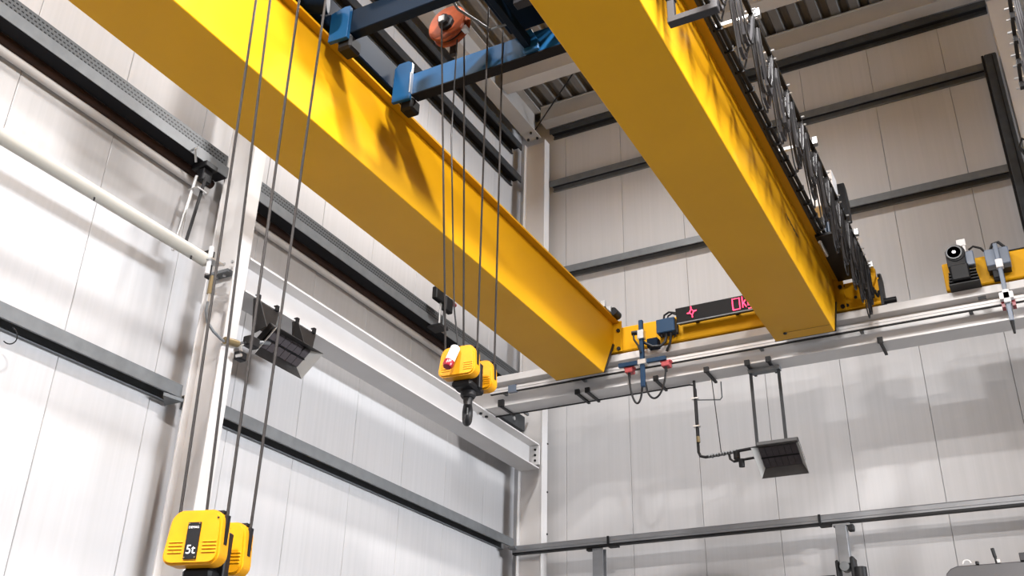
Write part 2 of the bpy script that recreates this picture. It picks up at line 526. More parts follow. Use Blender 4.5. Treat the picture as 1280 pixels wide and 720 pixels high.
tag(build('brace_rod', MB().tube([(-6.42, 12.3, 10.18), (-4.9, 11.25, 10.60)], 0.012, 6), 'dark'),
    'thin dark diagonal brace rod under the roof deck at the corner', 'rod')

# ================================================================= LEFT WALL SERVICES
def trunking(label, y0, y1, holes=True):
    t = thing('cable_trunking', label, 'cable trunking', (-6.75, (y0 + y1) / 2, 5.5), 'cable trunking along the left wall')
    build('perforated_side', MB().box(-6.69, -6.682, y0, y1, 5.686, 5.825), 'perf', t, smooth=False)
    build('channel', MB().box(-6.65, -6.642, y0, y1, 5.552, 5.672).box(-6.80, -6.65, y0, y1, 5.664, 5.672), 'galv', t, smooth=False)
    build('rear_plate', MB().box(-6.86, -6.85, y0, y1, 5.56, 5.82), 'dgalv', t, smooth=False)
    build('soffit_shade', MB().box(-6.80, -6.652, y0, y1, 5.548, 5.562), 'inner', t, smooth=False)  # black underside, its shade put in as colour
    build('gap_shade', MB().box(-6.69, -6.655, y0, y1, 5.673, 5.684), 'inner', t, smooth=False)  # black strip painting the shaded gap above the channel
    build('rust_pipe', MB().cyl((-6.85, y0, 5.53), (-6.85, y1, 5.53), 0.045, 14), 'rust', t, label='rust brown pipe')
    build('white_conduit', MB().cyl((-6.90, y0, 5.465), (-6.90, y1, 5.465), 0.042, 14), 'frame', t, label='off-white conduit')
    mb = MB()
    y = y0 + 0.02
    i = 0
    while y < y1 - 0.04:
        for j, z in enumerate((5.715, 5.752, 5.79)):
            dy = 0.02 * (j % 2)
            mb.box(-6.6825, -6.6805, y + dy, y + dy + 0.022, z - 0.006, z + 0.006)
        y += 0.042
    build('perforation', mb, 'black', t, smooth=False, kind='stuff')
    return t
ct1 = trunking('grey perforated cable trunking high on the left wall, left of the near column', 1.5, 6.05)
ct2 = trunking('grey perforated cable trunking on the left wall, between near column and corner', 6.27, 12.75)
# hanger below the trunking
hg = thing('pipe_hanger', 'pair of thin rods hanging from the trunking down to the white pipe', 'hanger', (-6.5, 5.78, 4.4))
build('hanger_block', MB().box(-6.70, -6.62, 5.72, 5.84, 5.34, 5.48), 'black', hg, bevel=0.008)
build('hanger_plate', MB().box(-6.78, -6.58, 5.70, 5.86, 5.48, 5.544), 'black', hg, bevel=0.008)
build('rod', MB().cyl((-6.68, 5.60, 4.50), (-6.68, 5.70, 5.38), 0.016, 8), 'zinc', hg)
build('rod', MB().cyl((-6.62, 5.66, 4.50), (-6.62, 5.76, 5.38), 0.016, 8), 'dark', hg)
build('tie', MB().box(-6.71, -6.59, 5.66, 5.78, 5.20, 5.215), 'zinc', hg)
build('bracket_arm', MB().tube([(-6.66, 5.64, 5.50), (-6.60, 5.55, 5.58), (-6.63, 5.60, 5.64)], 0.012, 6), 'zinc', hg)

pp = thing('wall_pipe', 'off-white round pipe running along the left wall and ending at the near column', 'pipe', (-6.4, 4, 4.38))
build('pipe_body', MB().cyl((-6.40, 1.0, 4.385), (-6.40, 5.72, 4.40), 0.062, 24), 'pipe', pp)
build('end_cap', MB().lathe((-6.40, 5.72, 4.40), (0, 1, 0), [(0, 0.064), (0.03, 0.064), (0.04, 0.05), (0.042, 0.0)], 24), 'pipe', pp)
build('stud', MB().cyl((-6.36, 4.45, 4.33), (-6.36, 4.45, 4.30), 0.008, 8), 'dark', pp)
build('stud', MB().cyl((-6.37, 5.55, 4.34), (-6.37, 5.55, 4.31), 0.01, 8), 'dark', pp)
build('seam_strip', MB().box(-6.43, -6.415, 1.0, 5.72, 4.443, 4.452), 'dark', pp, smooth=False)

gv = thing('gas_hose', 'grey hose with brass fittings dropping from the pipe end across the column', 'hose', (-6.33, 5.9, 4.2))
build('wall_bracket', MB().box(-6.52, -6.40, 5.76, 5.80, 4.45, 4.52).box(-6.42, -6.39, 5.78, 5.84, 4.24, 4.53), 'black', gv, bevel=0.006)
build('white_tube', MB().cyl((-6.34, 5.74, 4.24), (-6.34, 5.74, 4.52), 0.022, 10), 'white', gv)
build('clip_band', MB().box(-6.37, -6.28, 5.70, 5.86, 4.37, 4.385), 'zinc', gv)
build('fitting', MB().cyl((-6.33, 5.80, 4.06), (-6.33, 5.80, 4.24), 0.024, 10), 'brass', gv)
build('fitting', MB().cyl((-6.33, 5.80, 3.98), (-6.33, 5.80, 4.06), 0.016, 10), 'zinc', gv)
build('hose', MB().tube([(-6.33, 5.80, 4.0), (-6.32, 5.79, 3.88), (-6.31, 5.82, 3.78), (-6.30, 5.90, 3.72), (-6.30, 6.0, 3.69), (-6.30, 6.06, 3.68)], 0.013, 8), 'galv', gv)
build('valve_body', MB().cyl((-6.29, 6.04, 3.69), (-6.29, 6.20, 3.72), 0.035, 12), 'brass', gv)
build('pipe_run', MB().tube([(-6.29, 6.18, 3.72), (-6.285, 6.22, 3.72), (-6.28, 6.275, 3.75)], 0.022, 8), 'dark', gv)

# side beam between the two columns
sb = thing('side_beam', 'long off-white steel beam along the left wall between the two columns', 'beam', (-6.5, 9.3, 4.5))
build('bottom_flange', MB().box(-6.66, -6.35, 6.25, 12.43, 4.30, 4.318), 'frame', sb, smooth=False)
build('top_flange', MB().box(-6.66, -6.35, 6.25, 12.43, 4.648, 4.668), 'frame', sb, smooth=False)
build('web', MB().box(-6.512, -6.498, 6.25, 12.43, 4.318, 4.648), 'frame', sb, smooth=False)
ep = build('end_plate', MB().box(-6.50, -6.34, 12.405, 12.435, 4.36, 4.64), 'frame', sb, smooth=False)
bolt_heads(ep, [(-6.40, 12.405, z) for z in (4.42, 4.50, 4.58)], (0, -1, 0), 0.018, 0.014, 'black')
bolt_heads(sb, [(-6.447, 10.90, 4.648), (-6.44, 11.04, 4.648)], (0, 0, -1), 0.022, 0.022, 'black')
# dark channel end near the corner, beyond the runway
dc = thing('dark_channel', 'short dark steel channel end behind the runway beam near the corner', 'channel', (-6.6, 12.0, 4.95))
build('channel_profile', MB().prism([(-6.72, 4.90), (-6.60, 4.90), (-6.60, 5.12), (-6.72, 5.12), (-6.72, 5.10), (-6.612, 5.10), (-6.612, 4.92), (-6.72, 4.92)], 'y', 11.2, 12.44), 'dgalv', dc, smooth=False)
build('upper_lip', MB().box(-6.56, -6.53, 11.2, 12.44, 5.13, 5.17), 'galv', dc, smooth=False)
build('stud', MB().cyl((-6.60, 12.1, 4.99), (-6.585, 12.1, 4.99), 0.03, 10), 'zinc', dc)

sn = thing('limit_sensor', 'small black sensor box with red lens on a stand above the trunking', 'sensor', (-6.5, 9.9, 5.7))
build('housing', MB().box(-6.56, -6.48, 9.72, 9.92, 5.84, 6.02), 'black', sn, bevel=0.012)
build('housing', MB().box(-6.54, -6.46, 9.93, 10.10, 5.76, 5.97), 'black', sn, bevel=0.012)
build('red_lens', MB().cyl((-6.50, 10.10, 5.94), (-6.50, 10.20, 5.94), 0.03, 12), 'red', sn)
build('stand_rod', MB().cyl((-6.52, 9.98, 5.52), (-6.52, 9.98, 5.78), 0.018, 8), 'galv', sn)
build('stand_rod', MB().cyl((-6.52, 9.88, 5.52), (-6.52, 9.88, 5.86), 0.014, 8), 'zinc', sn)
build('foot', MB().box(-6.68, -6.48, 9.84, 10.04, 5.50, 5.53), 'dark', sn)
tag(build('cable_loop', MB().tube([(-6.72, 4.28 + 0.07 * math.cos(a), 3.12 + 0.07 * math.sin(a) - 0.02) for a in [math.radians(d) for d in range(80, -130, -15)]], 0.005, 6), 'rubber'),
    'thin black cable loop hanging under the wall rail at the left edge', 'cable')

# ================================================================= RUNWAY BEAM (back)
rw = thing('runway_beam', 'long off-white crane runway beam in front of the back wall', 'runway beam', (-1.5, 11, 4.68))
XA, XB_ = -6.62, 4.5
build('bottom_flange', MB().box(XA, XB_, 10.85, 11.15, 4.672, 4.692), 'frame', rw, smooth=False)
build('web', MB().box(XA, XB_, 10.985, 11.015, 4.692, 5.012), 'frame', rw, smooth=False)
build('top_section', MB().box(XA, XB_, 10.85, 11.15, 5.012, 5.105), 'frame', rw, bevel=0.004)
build('rail', MB().box(XA, XB_, 10.975, 11.025, 5.105, 5.135), 'zinc', rw, smooth=False)
bb = build('conductor_bar', MB().box(-6.25, XB_, 10.80, 10.83, 4.842, 4.908), 'frame', rw, smooth=False)
build('bar_underside_strip', MB().box(-6.25, XB_, 10.797, 10.833, 4.830, 4.842), 'dark', bb, smooth=False)  # dark strip along the underside of the bar
build('groove', MB().box(-6.25, XB_, 10.798, 10.80, 4.872, 4.876), 'galv', bb, smooth=False)
x = -6.1
while x < 4:
    build('holder', MB().box(x - 0.02, x + 0.02, 10.83, 10.99, 4.86, 4.89), 'galv', bb, smooth=False)
    x += 1.15
build('joint_plate', MB().box(-5.98, -5.86, 10.79, 10.835, 4.82, 4.92), 'greyblue', rw)
for cx in (-5.0, -4.86, -3.945, -3.305, -2.81, -2.56, -1.307):
    build('flange_clamp', MB().box(cx - 0.016, cx + 0.016, 10.82, 11.20, 4.645, 4.670).box(cx - 0.03, cx + 0.03, 10.815, 10.848, 4.65, 4.715), 'dark', rw, smooth=False)
build('flange_clamp', MB().bar((-6.1, 10.83, 4.66), (-6.1, 11.2, 4.66), 0.03, 0.024).box(-6.14, -6.06, 10.81, 10.85, 4.66, 4.75), 'dark', rw, smooth=False)
build('conduit', MB().tube([(-6.35, 11.14, 4.655), (-3.62, 11.14, 4.655), (-3.57, 11.14, 4.64), (-3.55, 11.14, 4.58), (-3.55, 11.14, 3.9)], 0.011, 8), 'dark', rw)
build('stiffener', MB().box(0.05, 0.065, 10.86, 10.985, 4.70, 5.01), 'frame', rw)
build('splice_clip', MB().box(-0.25, -0.17, 10.79, 10.80, 4.93, 4.97), 'black', rw)

# ================================================================= BRIDGE CRANE
bc = thing('bridge_crane', 'yellow double-girder bridge crane spanning the hall towards the back wall', 'crane', (-3.4, 6, 4.73))
def crane_girder(xl, xr, yb, label):
    z0, z1 = 4.735, 5.535
    prof = [(-3.0, z0), (yb, z0), (yb + 0.30, z0 + 0.5), (yb + 0.34, z0 + 0.5), (yb + 0.34, z1), (-3.0, z1)]
    g = build('girder', MB().prism(prof, 'x', xl, xr), 'yellow', bc, bevel=0.006, label=label)
    build('top_flange', MB().box(xl - 0.075, xr + 0.075, -3.0, yb + 0.34, z1, z1 + 0.022), 'yellow', g, smooth=False)
    build('track_rail', MB().box((xl + xr) / 2 - 0.025, (xl + xr) / 2 + 0.025, -3, yb + 0.3, z1 + 0.022, z1 + 0.06), 'dark', g, smooth=False)
    build('end_plate', MB().prism([(yb + 0.005, z0 + 0.01), (yb + 0.03, z0 + 0.01), (yb + 0.335, z0 + 0.5), (yb + 0.30, z0 + 0.5)], 'x', xl - 0.012, xr + 0.012), 'dark', g, smooth=False)
    build('joint_plate', MB().box(xl - 0.10, xr + 0.11, yb + 0.34, yb + 0.36, z0 + 0.40, z1 + 0.02), 'yellow', g, smooth=False)
    bolt_heads(g, [(xr + 0.07, yb + 0.34, z) for z in (5.17, 5.42)], (0, -1, 0), 0.025, 0.025, 'dark')
    return g
gL = crane_girder(-5.135, -4.489, 10.50, 'left yellow box girder')
gR = crane_girder(-2.375, -1.72, 10.50, 'right yellow box girder')
mb = MB()
for i in range(9):
    u = i / 8
    mb.box(-1.721, -1.7185, 8.62 + 0.42 * u, 8.62 + 0.42 * u + 0.03 + 0.01 * (i % 3), 5.20 - 0.015 * u - 0.012 * (i % 2), 5.225 - 0.015 * u)
build('stencil_marks', mb, 'dark', gR, smooth=False, kind='stuff')
# stop at the far end of the left girder
build('end_stop', MB().cyl((-4.40, 10.62, 5.60), (-4.40, 10.78, 5.60), 0.055, 14), 'black', gL)
build('stop_bracket', MB().box(-4.47, -4.41, 10.40, 10.60, 5.56, 5.575).box(-4.47, -4.41, 10.40, 10.43, 5.56, 5.66).box(-4.47, -4.41, 10.58, 10.61, 5.56, 5.66), 'zinc', gL)
build('weld_mark', MB().box(-2.20, -1.735, 10.30, 10.305, 4.7335, 4.7355), 'dark', gR, smooth=False)
build('drain_plug', MB().cyl((-2.22, 10.31, 4.736), (-2.22, 10.31, 4.72), 0.02, 10), 'dark', gR)

ec = build('end_carriage', MB().box(-5.5, -1.215, 10.865, 11.135, 5.14, 5.475), 'yellow', bc, bevel=0.012, label='yellow wheel carriage on the runway rail')
build('buffer', MB().cyl((-1.215, 10.93, 5.185), (-1.075, 10.93, 5.185), 0.034, 14), 'black', ec)
build('end_guard', MB().prism([(10.86, 5.12), (10.86, 5.43), (10.90, 5.53), (11.0, 5.57), (11.13, 5.53), (11.13, 5.12)], 'x', -1.235, -1.205), 'dark', ec, smooth=False)
bolt_heads(ec, [(-1.62, 10.865, 5.44), (-1.60, 10.865, 5.19), (-1.50, 10.865, 5.27), (-1.28, 10.865, 5.30)], (0, -1, 0), 0.02, 0.012, 'dark')
build('bracket', MB().prism([(-1.42, 5.14), (-1.38, 5.14), (-1.24, 5.46), (-1.24, 5.56), (-1.33, 5.56)], 'y', 10.80, 10.865), 'yellow', ec, smooth=False)

# load display
dx0, dx1 = -3.585, -2.62
def disp_pt(x, s, off=0.0):            # s = 0 bottom .. 1 top of the face, off = out of the face
    return (x, 10.64 + 0.04 * (1 - s) - off * 0.98, 5.285 + s * 0.185 - off * 0.2)
db = build('display_board', MB().prism([(10.68, 5.285), (10.64, 5.47), (10.70, 5.485), (10.80, 5.44), (10.80, 5.31)], 'x', dx0, dx1), 'black', bc, bevel=0.004, label='black load display')
build('frame_strip', MB().box(dx0, dx1, 10.668, 10.69, 5.272, 5.285), 'galv', db)
build('mount', MB().box(-3.4, -3.36, 10.78, 10.87, 5.33, 5.41).box(-2.9, -2.86, 10.78, 10.87, 5.33, 5.41), 'dark', db)
def led_tube(pts, r=0.006):
    return MB().tube([disp_pt(a, b, 0.004) for a, b in pts], r, 6)
build('led_digit', led_tube([(-2.875, 0.16), (-2.79, 0.16), (-2.785, 0.86), (-2.87, 0.86), (-2.875, 0.16)], 0.0075), 'led', db, label='lit digit 0')
mbk = led_tube([(-2.755, 0.2), (-2.75, 0.9)], 0.0065)
for seg in ([(-2.753, 0.42), (-2.715, 0.66)], [(-2.742, 0.5), (-2.712, 0.22)]):
    q = led_tube(seg, 0.0065)
    mbk.add(q.v, q.f)
build('led_letter', mbk, 'led', db, label='lit letter k')
build('led_letter', led_tube([(-2.655, 0.6), (-2.69, 0.6), (-2.69, 0.3), (-2.655, 0.3), (-2.655, 0.6), (-2.655, 0.1), (-2.69, 0.08)], 0.0065), 'led', db, label='lit letter g')
mbi = MB()
for seg in ([(-3.44, 0.52), (-3.41, 0.52)], [(-3.35, 0.60), (-3.32, 0.62)], [(-3.385, 0.78), (-3.385, 0.93)], [(-3.38, 0.2), (-3.38, 0.34)],
            [(-3.41, 0.56), (-3.385, 0.76), (-3.355, 0.6), (-3.38, 0.36), (-3.41, 0.56)]):
    q = led_tube(seg, 0.007)
    mbi.add(q.v, q.f)
build('led_symbol', mbi, 'led', db, label='lit diamond symbol with four rays')

tb = build('terminal_box', MB().box(-3.87, -3.63, 10.72, 10.865, 5.225, 5.41), 'boxblue', bc, bevel=0.008, label='dark blue terminal box')
for gx in (-3.82, -3.76, -3.70):
    build('cable_gland', MB().cyl((gx, 10.77, 5.185), (gx, 10.77, 5.228), 0.017, 10), 'dark', tb)
build('cable', MB().tube([(-3.79, 10.78, 5.41), (-3.77, 10.76, 5.47), (-3.70, 10.74, 5.49), (-3.61, 10.73, 5.46), (-3.58, 10.73, 5.41)], 0.013, 8), 'rubber', tb)
build('cable', MB().tube([(-3.74, 10.78, 5.41), (-3.72, 10.76, 5.45), (-3.66, 10.74, 5.465), (-3.60, 10.73, 5.43)], 0.011, 8), 'rubber', tb)
build('cable', MB().tube([(-3.60, 10.74, 5.34), (-3.61, 10.74, 5.2), (-3.66, 10.78, 5.16)], 0.01, 8), 'rubber', tb)
build('cable', MB().tube([(-3.76, 10.77, 5.19), (-3.77, 10.75, 5.11), (-3.83, 10.74, 5.055), (-3.93, 10.72, 5.06), (-4.02, 10.70, 5.12), (-4.08, 10.69, 5.19)], 0.018, 8), 'rubber', tb)
build('cable', MB().tube([(-3.70, 10.77, 5.19), (-3.72, 10.78, 5.09), (-3.78, 10.80, 5.0)], 0.016, 8), 'rubber', tb)

# collector arm with two red collectors on the conductor bar
ca = build('collector_arm', MB().box(-4.085, -4.032, 10.67, 10.72, 4.54, 5.43), 'boxblue', bc, bevel=0.006, label='dark blue collector post')
build('cross_bar', MB().bar((-4.37, 10.70, 4.87), (-3.755, 10.70, 4.87), 0.045, 0.05), 'boxblue', ca)
build('cross_clamp', MB().box(-4.11, -4.0, 10.655, 10.735, 4.83, 4.895), 'zinc', ca, bevel=0.005)
build('upper_clamp', MB().box(-4.10, -4.015, 10.655, 10.735, 5.17, 5.29), 'zinc', ca, bevel=0.005)
build('knob', MB().cyl((-4.17, 10.66, 5.26), (-4.10, 10.67, 5.26), 0.03, 12), 'black', ca)
build('joint_box', MB().box(-4.01, -3.87, 10.74, 10.86, 5.07, 5.19), 'navy', ca, bevel=0.008)
build('cable', MB().tube([(-4.15, 10.66, 5.25), (-4.14, 10.65, 5.17), (-4.09, 10.65, 5.08), (-4.06, 10.665, 4.98)], 0.013, 8), 'rubber', ca)
for cx, sg in ((-4.245, 1), (-3.77, -1)):
    h = build('collector', MB().box(cx - 0.05, cx + 0.05, 10.69, 10.80, 4.765, 4.83).box(cx - 0.07, cx + 0.07, 10.71, 10.79, 4.825, 4.85), 'pink', ca, bevel=0.008, label='red current collector')
    build('stem', MB().cyl((cx, 10.72, 4.70), (cx, 10.72, 4.77), 0.018, 10), 'black', h)
    ex = -4.075 if sg > 0 else -4.035
    pts = []
    for i in range(15):
        u = i / 14
        xx = cx + (ex - cx) * u
        zs, ze = 4.71, 4.60
        zz = zs + (ze - zs) * u - (0.30 if sg > 0 else 0.27) * (1 - (2 * u - 1) ** 2) ** 0.6
        pts.append((xx, 10.71, zz))
    build('cable_loop', MB().tube(pts, 0.013, 8), 'rubber', h)

# festoon along the right girder
fe = build('festoon_rail', MB().box(-1.32, -1.285, -1.0, 10.85, 5.535, 5.57), 'dark', bc, smooth=False, label='black festoon rail beside the right girder')
for ay in (0.5, 2.4, 4.25, 6.15, 8.05, 9.91, 10.72):
    build('support_arm', MB().box(-1.66, -1.25, ay - 0.018, ay + 0.018, 5.545, 5.575), 'zinc', fe, smooth=False)
    build('arm_fixing', MB().box(-1.28, -1.24, ay - 0.025, ay + 0.025, 5.53, 5.60), 'zinc', fe, smooth=False)
build('edge_angle', MB().box(-1.642, -1.60, -3.0, 10.75, 5.535, 5.565), 'dgalv', gR, smooth=False)
cb = build('cable_bundle', MB().tube([(-1.565, 0.0 + i * 0.6, 5.55 + 0.006 * math.sin(i * 2.1)) for i in range(19)], 0.02, 8), 'rubber', bc, label='black cables laid along the right girder')
build('second_cable', MB().tube([(-1.60, 0.0 + i * 0.6, 5.53 + 0.006 * math.cos(i * 1.7)) for i in range(19)], 0.014, 8), 'rubber', cb)
for i in range(22):
    ky = 4.4 + i * 0.29
    build('cable_tie', MB().box(-1.62, -1.54, ky, ky + 0.012, 5.515, 5.575), 'black', cb, smooth=False)
ys = [3.1, 3.75, 4.35, 4.95, 5.55, 6.12, 6.66, 7.16, 7.66, 8.16, 8.66, 9.12, 9.55, 9.95, 10.33, 10.66]
for i, yc in enumerate(ys):
    s = build('cable_saddle', MB().box(-1.325, -1.28, yc - 0.025, yc + 0.025, 5.47, 5.535), 'dark', fe, bevel=0.004)
    build('saddle_drum', MB().cyl((-1.302, yc - 0.05, 5.47), (-1.302, yc + 0.05, 5.47), 0.022, 10), 'dark', s)
    for dy, dz in ((-0.022, 5.575), (0.024, 5.52)):
        build('roller', MB().cyl((-1.345, yc + dy, dz), (-1.26, yc + dy, dz), 0.009, 8), 'zinc', s)
rnd = random.Random(3)
for i in range(len(ys) - 1):
    a, b = ys[i], ys[i + 1]
    for j in range(5):
        dip = 0.62 - 0.055 * j + rnd.uniform(-0.04, 0.04)
        xo = -1.335 + 0.016 * j
        sk = rnd.uniform(-0.05, 0.05)
        gap = 0.02 + 0.012 * j
        lo = a + 0.30 * (b - a) + sk
        hi = a + 0.30 * (b - a) + 0.16 + sk
        pts = []
        for q in range(21):
            u = q / 20
            if u < 0.35:
                v = u / 0.35
                pts.append((xo, a + gap + (lo - a - gap) * v ** 1.6 * 0.9, 5.45 - (dip - 0.08) * v))
            elif u <= 0.6:
                v = (u - 0.35) / 0.25
                y0_ = a + gap + (lo - a - gap) * 0.9
                pts.append((xo, y0_ + (hi - y0_) * (1 - math.cos(math.pi * v)) / 2, 5.45 - (dip - 0.08) - 0.08 * math.sin(math.pi * v)))
            else:
                v = (u - 0.6) / 0.4
                pts.append((xo, hi + (b - gap - hi) * v ** 0.75, 5.45 - (dip - 0.08) * (1 - v)))
        if j in (1, 3):
            build('flat_cable', MB().ribbon(pts, 0.022, 0.012, (1, 0, 0)), 'greycable', fe)
        else:
            build('round_cable', MB().tube(pts, 0.0075, 6), 'rubber', fe)
    build('tow_rope', MB().tube([(-1.302, a + (b - a) * u, 5.46 - 0.16 * (1 - (2 * u - 1) ** 2)) for u in [q / 8 for q in range(9)]], 0.004, 5), 'galv', fe)
# tow bracket hanging in front of the right girder
tw = build('tow_bracket', MB().box(-1.64, -1.59, 5.06, 5.11, 4.755, 5.75), 'greycable', bc, bevel=0.004, label='dark grey tow bracket')
build('bracket_foot', MB().box(-1.64, -1.29, 5.05, 5.12, 4.74, 4.79), 'greycable', tw, bevel=0.004)
build('bracket_post', MB().box(-1.34, -1.29, 5.06, 5.11, 4.79, 5.46), 'greycable', tw, bevel=0.004)
build('tape_band', MB().box(-1.645, -1.585, 5.055, 5.115, 4.95, 4.965), 'black', tw)

# control cabinet and motor at the far end of the right girder
cc = build('control_cabinet', MB().box(-1.72, -1.44, 10.02, 10.28, 6.06, 6.50), 'white', bc, bevel=0.008, label='white control cabinet')
build('cabinet_back', MB().prism([(10.28, 6.0), (10.28, 6.46), (10.40, 6.42), (10.50, 6.28), (10.50, 6.02)], 'x', -1.64, -1.36), 'dark', cc, bevel=0.01)
mt = build('drive_motor', MB().lathe((-1.50, 10.12, 5.56), (0, 0, 1), [(0, 0.06), (0.02, 0.10), (0.46, 0.10), (0.50, 0.07)], 20), 'navy', bc, label='dark blue upright drive motor')
for i in range(6):
    build('cooling_rib', MB().obox((-1.50 + 0.105 * math.cos(i * 1.05), 10.12 + 0.105 * math.sin(i * 1.05), 5.82), ((math.cos(i * 1.05), math.sin(i * 1.05), 0), (-math.sin(i * 1.05), math.cos(i * 1.05), 0), (0, 0, 1)), (0.012, 0.006, 0.2)), 'greyblue', mt, smooth=False)
build('mounting_shelf', MB().box(-1.66, -1.36, 9.7, 10.84, 5.50, 5.53), 'dark', bc, smooth=False)
build('rail_end_pin', MB().cyl((-1.62, 9.72, 5.44), (-1.62, 10.05, 5.44), 0.02, 8), 'zinc', bc)
for i, (x0, y0, x1) in enumerate(((-1.45, 10.3, -1.40), (-1.38, 10.35, -1.33), (-1.33, 10.4, -1.28))):
    build('drop_cable', MB().tube([(x0, y0, 5.5), (x0 + 0.01, y0 + 0.15, 5.36), (x1, y0 + 0.32, 5.25), (x1 + 0.03, 10.80, 5.2), (x1 + 0.04, 10.84, 5.38 - i * 0.05)], 0.015, 8), 'rubber', bc)

# ================================================================= TROLLEY
tr = thing('crane_trolley', 'dark blue hoist trolley riding on top of the two yellow girders', 'trolley', (-3.43, 5.0, 5.5))
b1 = build('cross_beam', MB().box(-4.22, -2.47, 5.705, 5.80, 5.50, 5.73), 'blue', tr, bevel=0.006, label='far blue cross beam')
build('end_plate', MB().prism([(-4.39, 5.45), (-4.20, 5.44), (-4.20, 5.83), (-4.24, 5.865), (-4.34, 5.865), (-4.385, 5.82)], 'y', 5.675, 5.71), 'blue', b1, bevel=0.004)
build('guide_block', MB().box(-4.33, -4.20, 5.72, 5.86, 5.37, 5.50), 'black', b1, bevel=0.02)
build('beam_underside_shade', MB().box(-4.20, -2.47, 5.700, 5.805, 5.488, 5.499), 'inner', b1, smooth=False)  # black sheet painting the shade under the blue beam
build('weld_edge', MB().box(-4.205, -4.195, 5.668, 5.71, 5.50, 5.72), 'zinc', b1)
b2 = build('cross_beam', MB().box(-4.22, -2.47, 4.82, 4.915, 5.50, 5.74), 'navy', tr, bevel=0.006, label='near cross beam, coloured dark for its shade')  # blue beam coloured near-black, shade put into the paint
build('end_plate', MB().prism([(-4.40, 5.445), (-4.21, 5.435), (-4.21, 5.76), (-4.26, 5.77), (-4.40, 5.745)], 'y', 4.785, 4.825), 'blue', b2, bevel=0.004)
build('guide_block', MB().box(-4.34, -4.20, 4.83, 4.98, 5.37, 5.50), 'black', b2, bevel=0.02)
et = build('end_truck', MB().box(-4.66, -4.40, 3.2, 5.95, 5.62, 5.90), 'navy', tr, bevel=0.01)
build('end_truck', MB().box(-2.15, -2.0, 3.2, 5.95, 5.62, 5.76), 'navy', tr, bevel=0.01)
for wy in (3.5, 5.6):
    build('wheel', MB().cyl((-4.86, wy, 5.70), (-4.76, wy, 5.70), 0.10, 20), 'dark', et)
build('wheel_shaft', MB().cyl((-4.8, 5.6, 5.70), (-4.6, 5.6, 5.70), 0.04, 12), 'dark', et)
gm = build('travel_motor', MB().cyl((-4.62, 4.42, 5.72), (-4.30, 4.62, 5.72), 0.12, 18), 'navy', tr, bevel=0.01)
build('fan_cover', MB().cyl((-4.66, 4.35, 5.80), (-4.56, 4.45, 5.80), 0.10, 18), 'greyblue', gm)
hh = build('hoist_frame', MB().box(-3.22, -2.72, 4.93, 5.69, 5.76, 5.88), 'navy', tr, bevel=0.01)
build('drum', MB().cyl((-4.0, 4.3, 6.42), (-2.9, 4.3, 6.42), 0.17, 28), 'dark', tr)
build('silver_coupling', MB().cyl((-4.12, 4.62, 5.92), (-3.86, 4.62, 5.92), 0.06, 14), 'zinc', tr)
build('inner_beam', MB().box(-3.07, -3.01, 4.0, 5.705, 5.54, 5.64), 'navy', tr, bevel=0.004)
build('control_pipe', MB().tube([(-3.40, 4.95, 5.70), (-3.40, 5.15, 5.68), (-3.28, 5.45, 5.66), (-3.12, 5.46, 5.66)], 0.012, 8), 'galv', tr)
build('gusset', MB().prism([(-3.08, 5.50), (-2.94, 5.50), (-2.94, 5.58), (-3.01, 5.73), (-3.08, 5.73)], 'y', 5.66, 5.69), 'blue', tr, bevel=0.004)
build('lower_frame', MB().box(-2.70, -2.62, 4.93, 5.69, 5.62, 5.74).box(-2.95, -2.62, 5.24, 5.32, 5.62, 5.74), 'greycable', tr, bevel=0.004)
# orange rope sheave
sh = build('rope_sheave', MB().lathe((-3.575, 5.26, 5.69), (0, 1, 0), [(0.0, 0.05), (0.0, 0.13), (-0.012, 0.165), (0.0, 0.178), (0.018, 0.17), (0.03, 0.145), (0.05, 0.145), (0.062, 0.17), (0.08, 0.178), (0.092, 0.165), (0.08, 0.13), (0.08, 0.05)], 36), 'orange', tr, label='orange rope sheave')
build('rope_groove', MB().cyl((-3.575, 5.292, 5.69), (-3.575, 5.308, 5.69), 0.150, 36), 'black', sh)
build('hub', MB().lathe((-3.575, 5.28, 5.69), (0, -1, 0), [(-0.02, 0.07), (0.05, 0.07), (0.06, 0.055), (0.09, 0.05), (0.09, 0.0)], 8), 'black', sh)
build('hub_cap', MB().box(-3.61, -3.56, 5.183, 5.19, 5.665, 5.72), 'zinc', sh)
build('sheave_hanger', MB().box(-3.60, -3.55, 5.36, 5.40, 5.45, 5.95), 'dark', sh)
build('rope_guard', MB().box(-3.44, -3.40, 5.27, 5.33, 5.58, 5.62), 'zinc', sh)

# ================================================================= HOOK BLOCKS
def rrect(w, h, r, n=5, tl=None):
    pts = []
    for cx, cz, a0 in ((w / 2 - r, h / 2 - r, 0), (-w / 2 + r, h / 2 - r, 90), (-w / 2 + r, -h / 2 + r, 180), (w / 2 - r, -h / 2 + r, 270)):
        for i in range(n + 1):
            a = math.radians(a0 + 90 * i / n)
            pts.append((cx + r * math.cos(a), cz + r * math.sin(a)))
    return pts

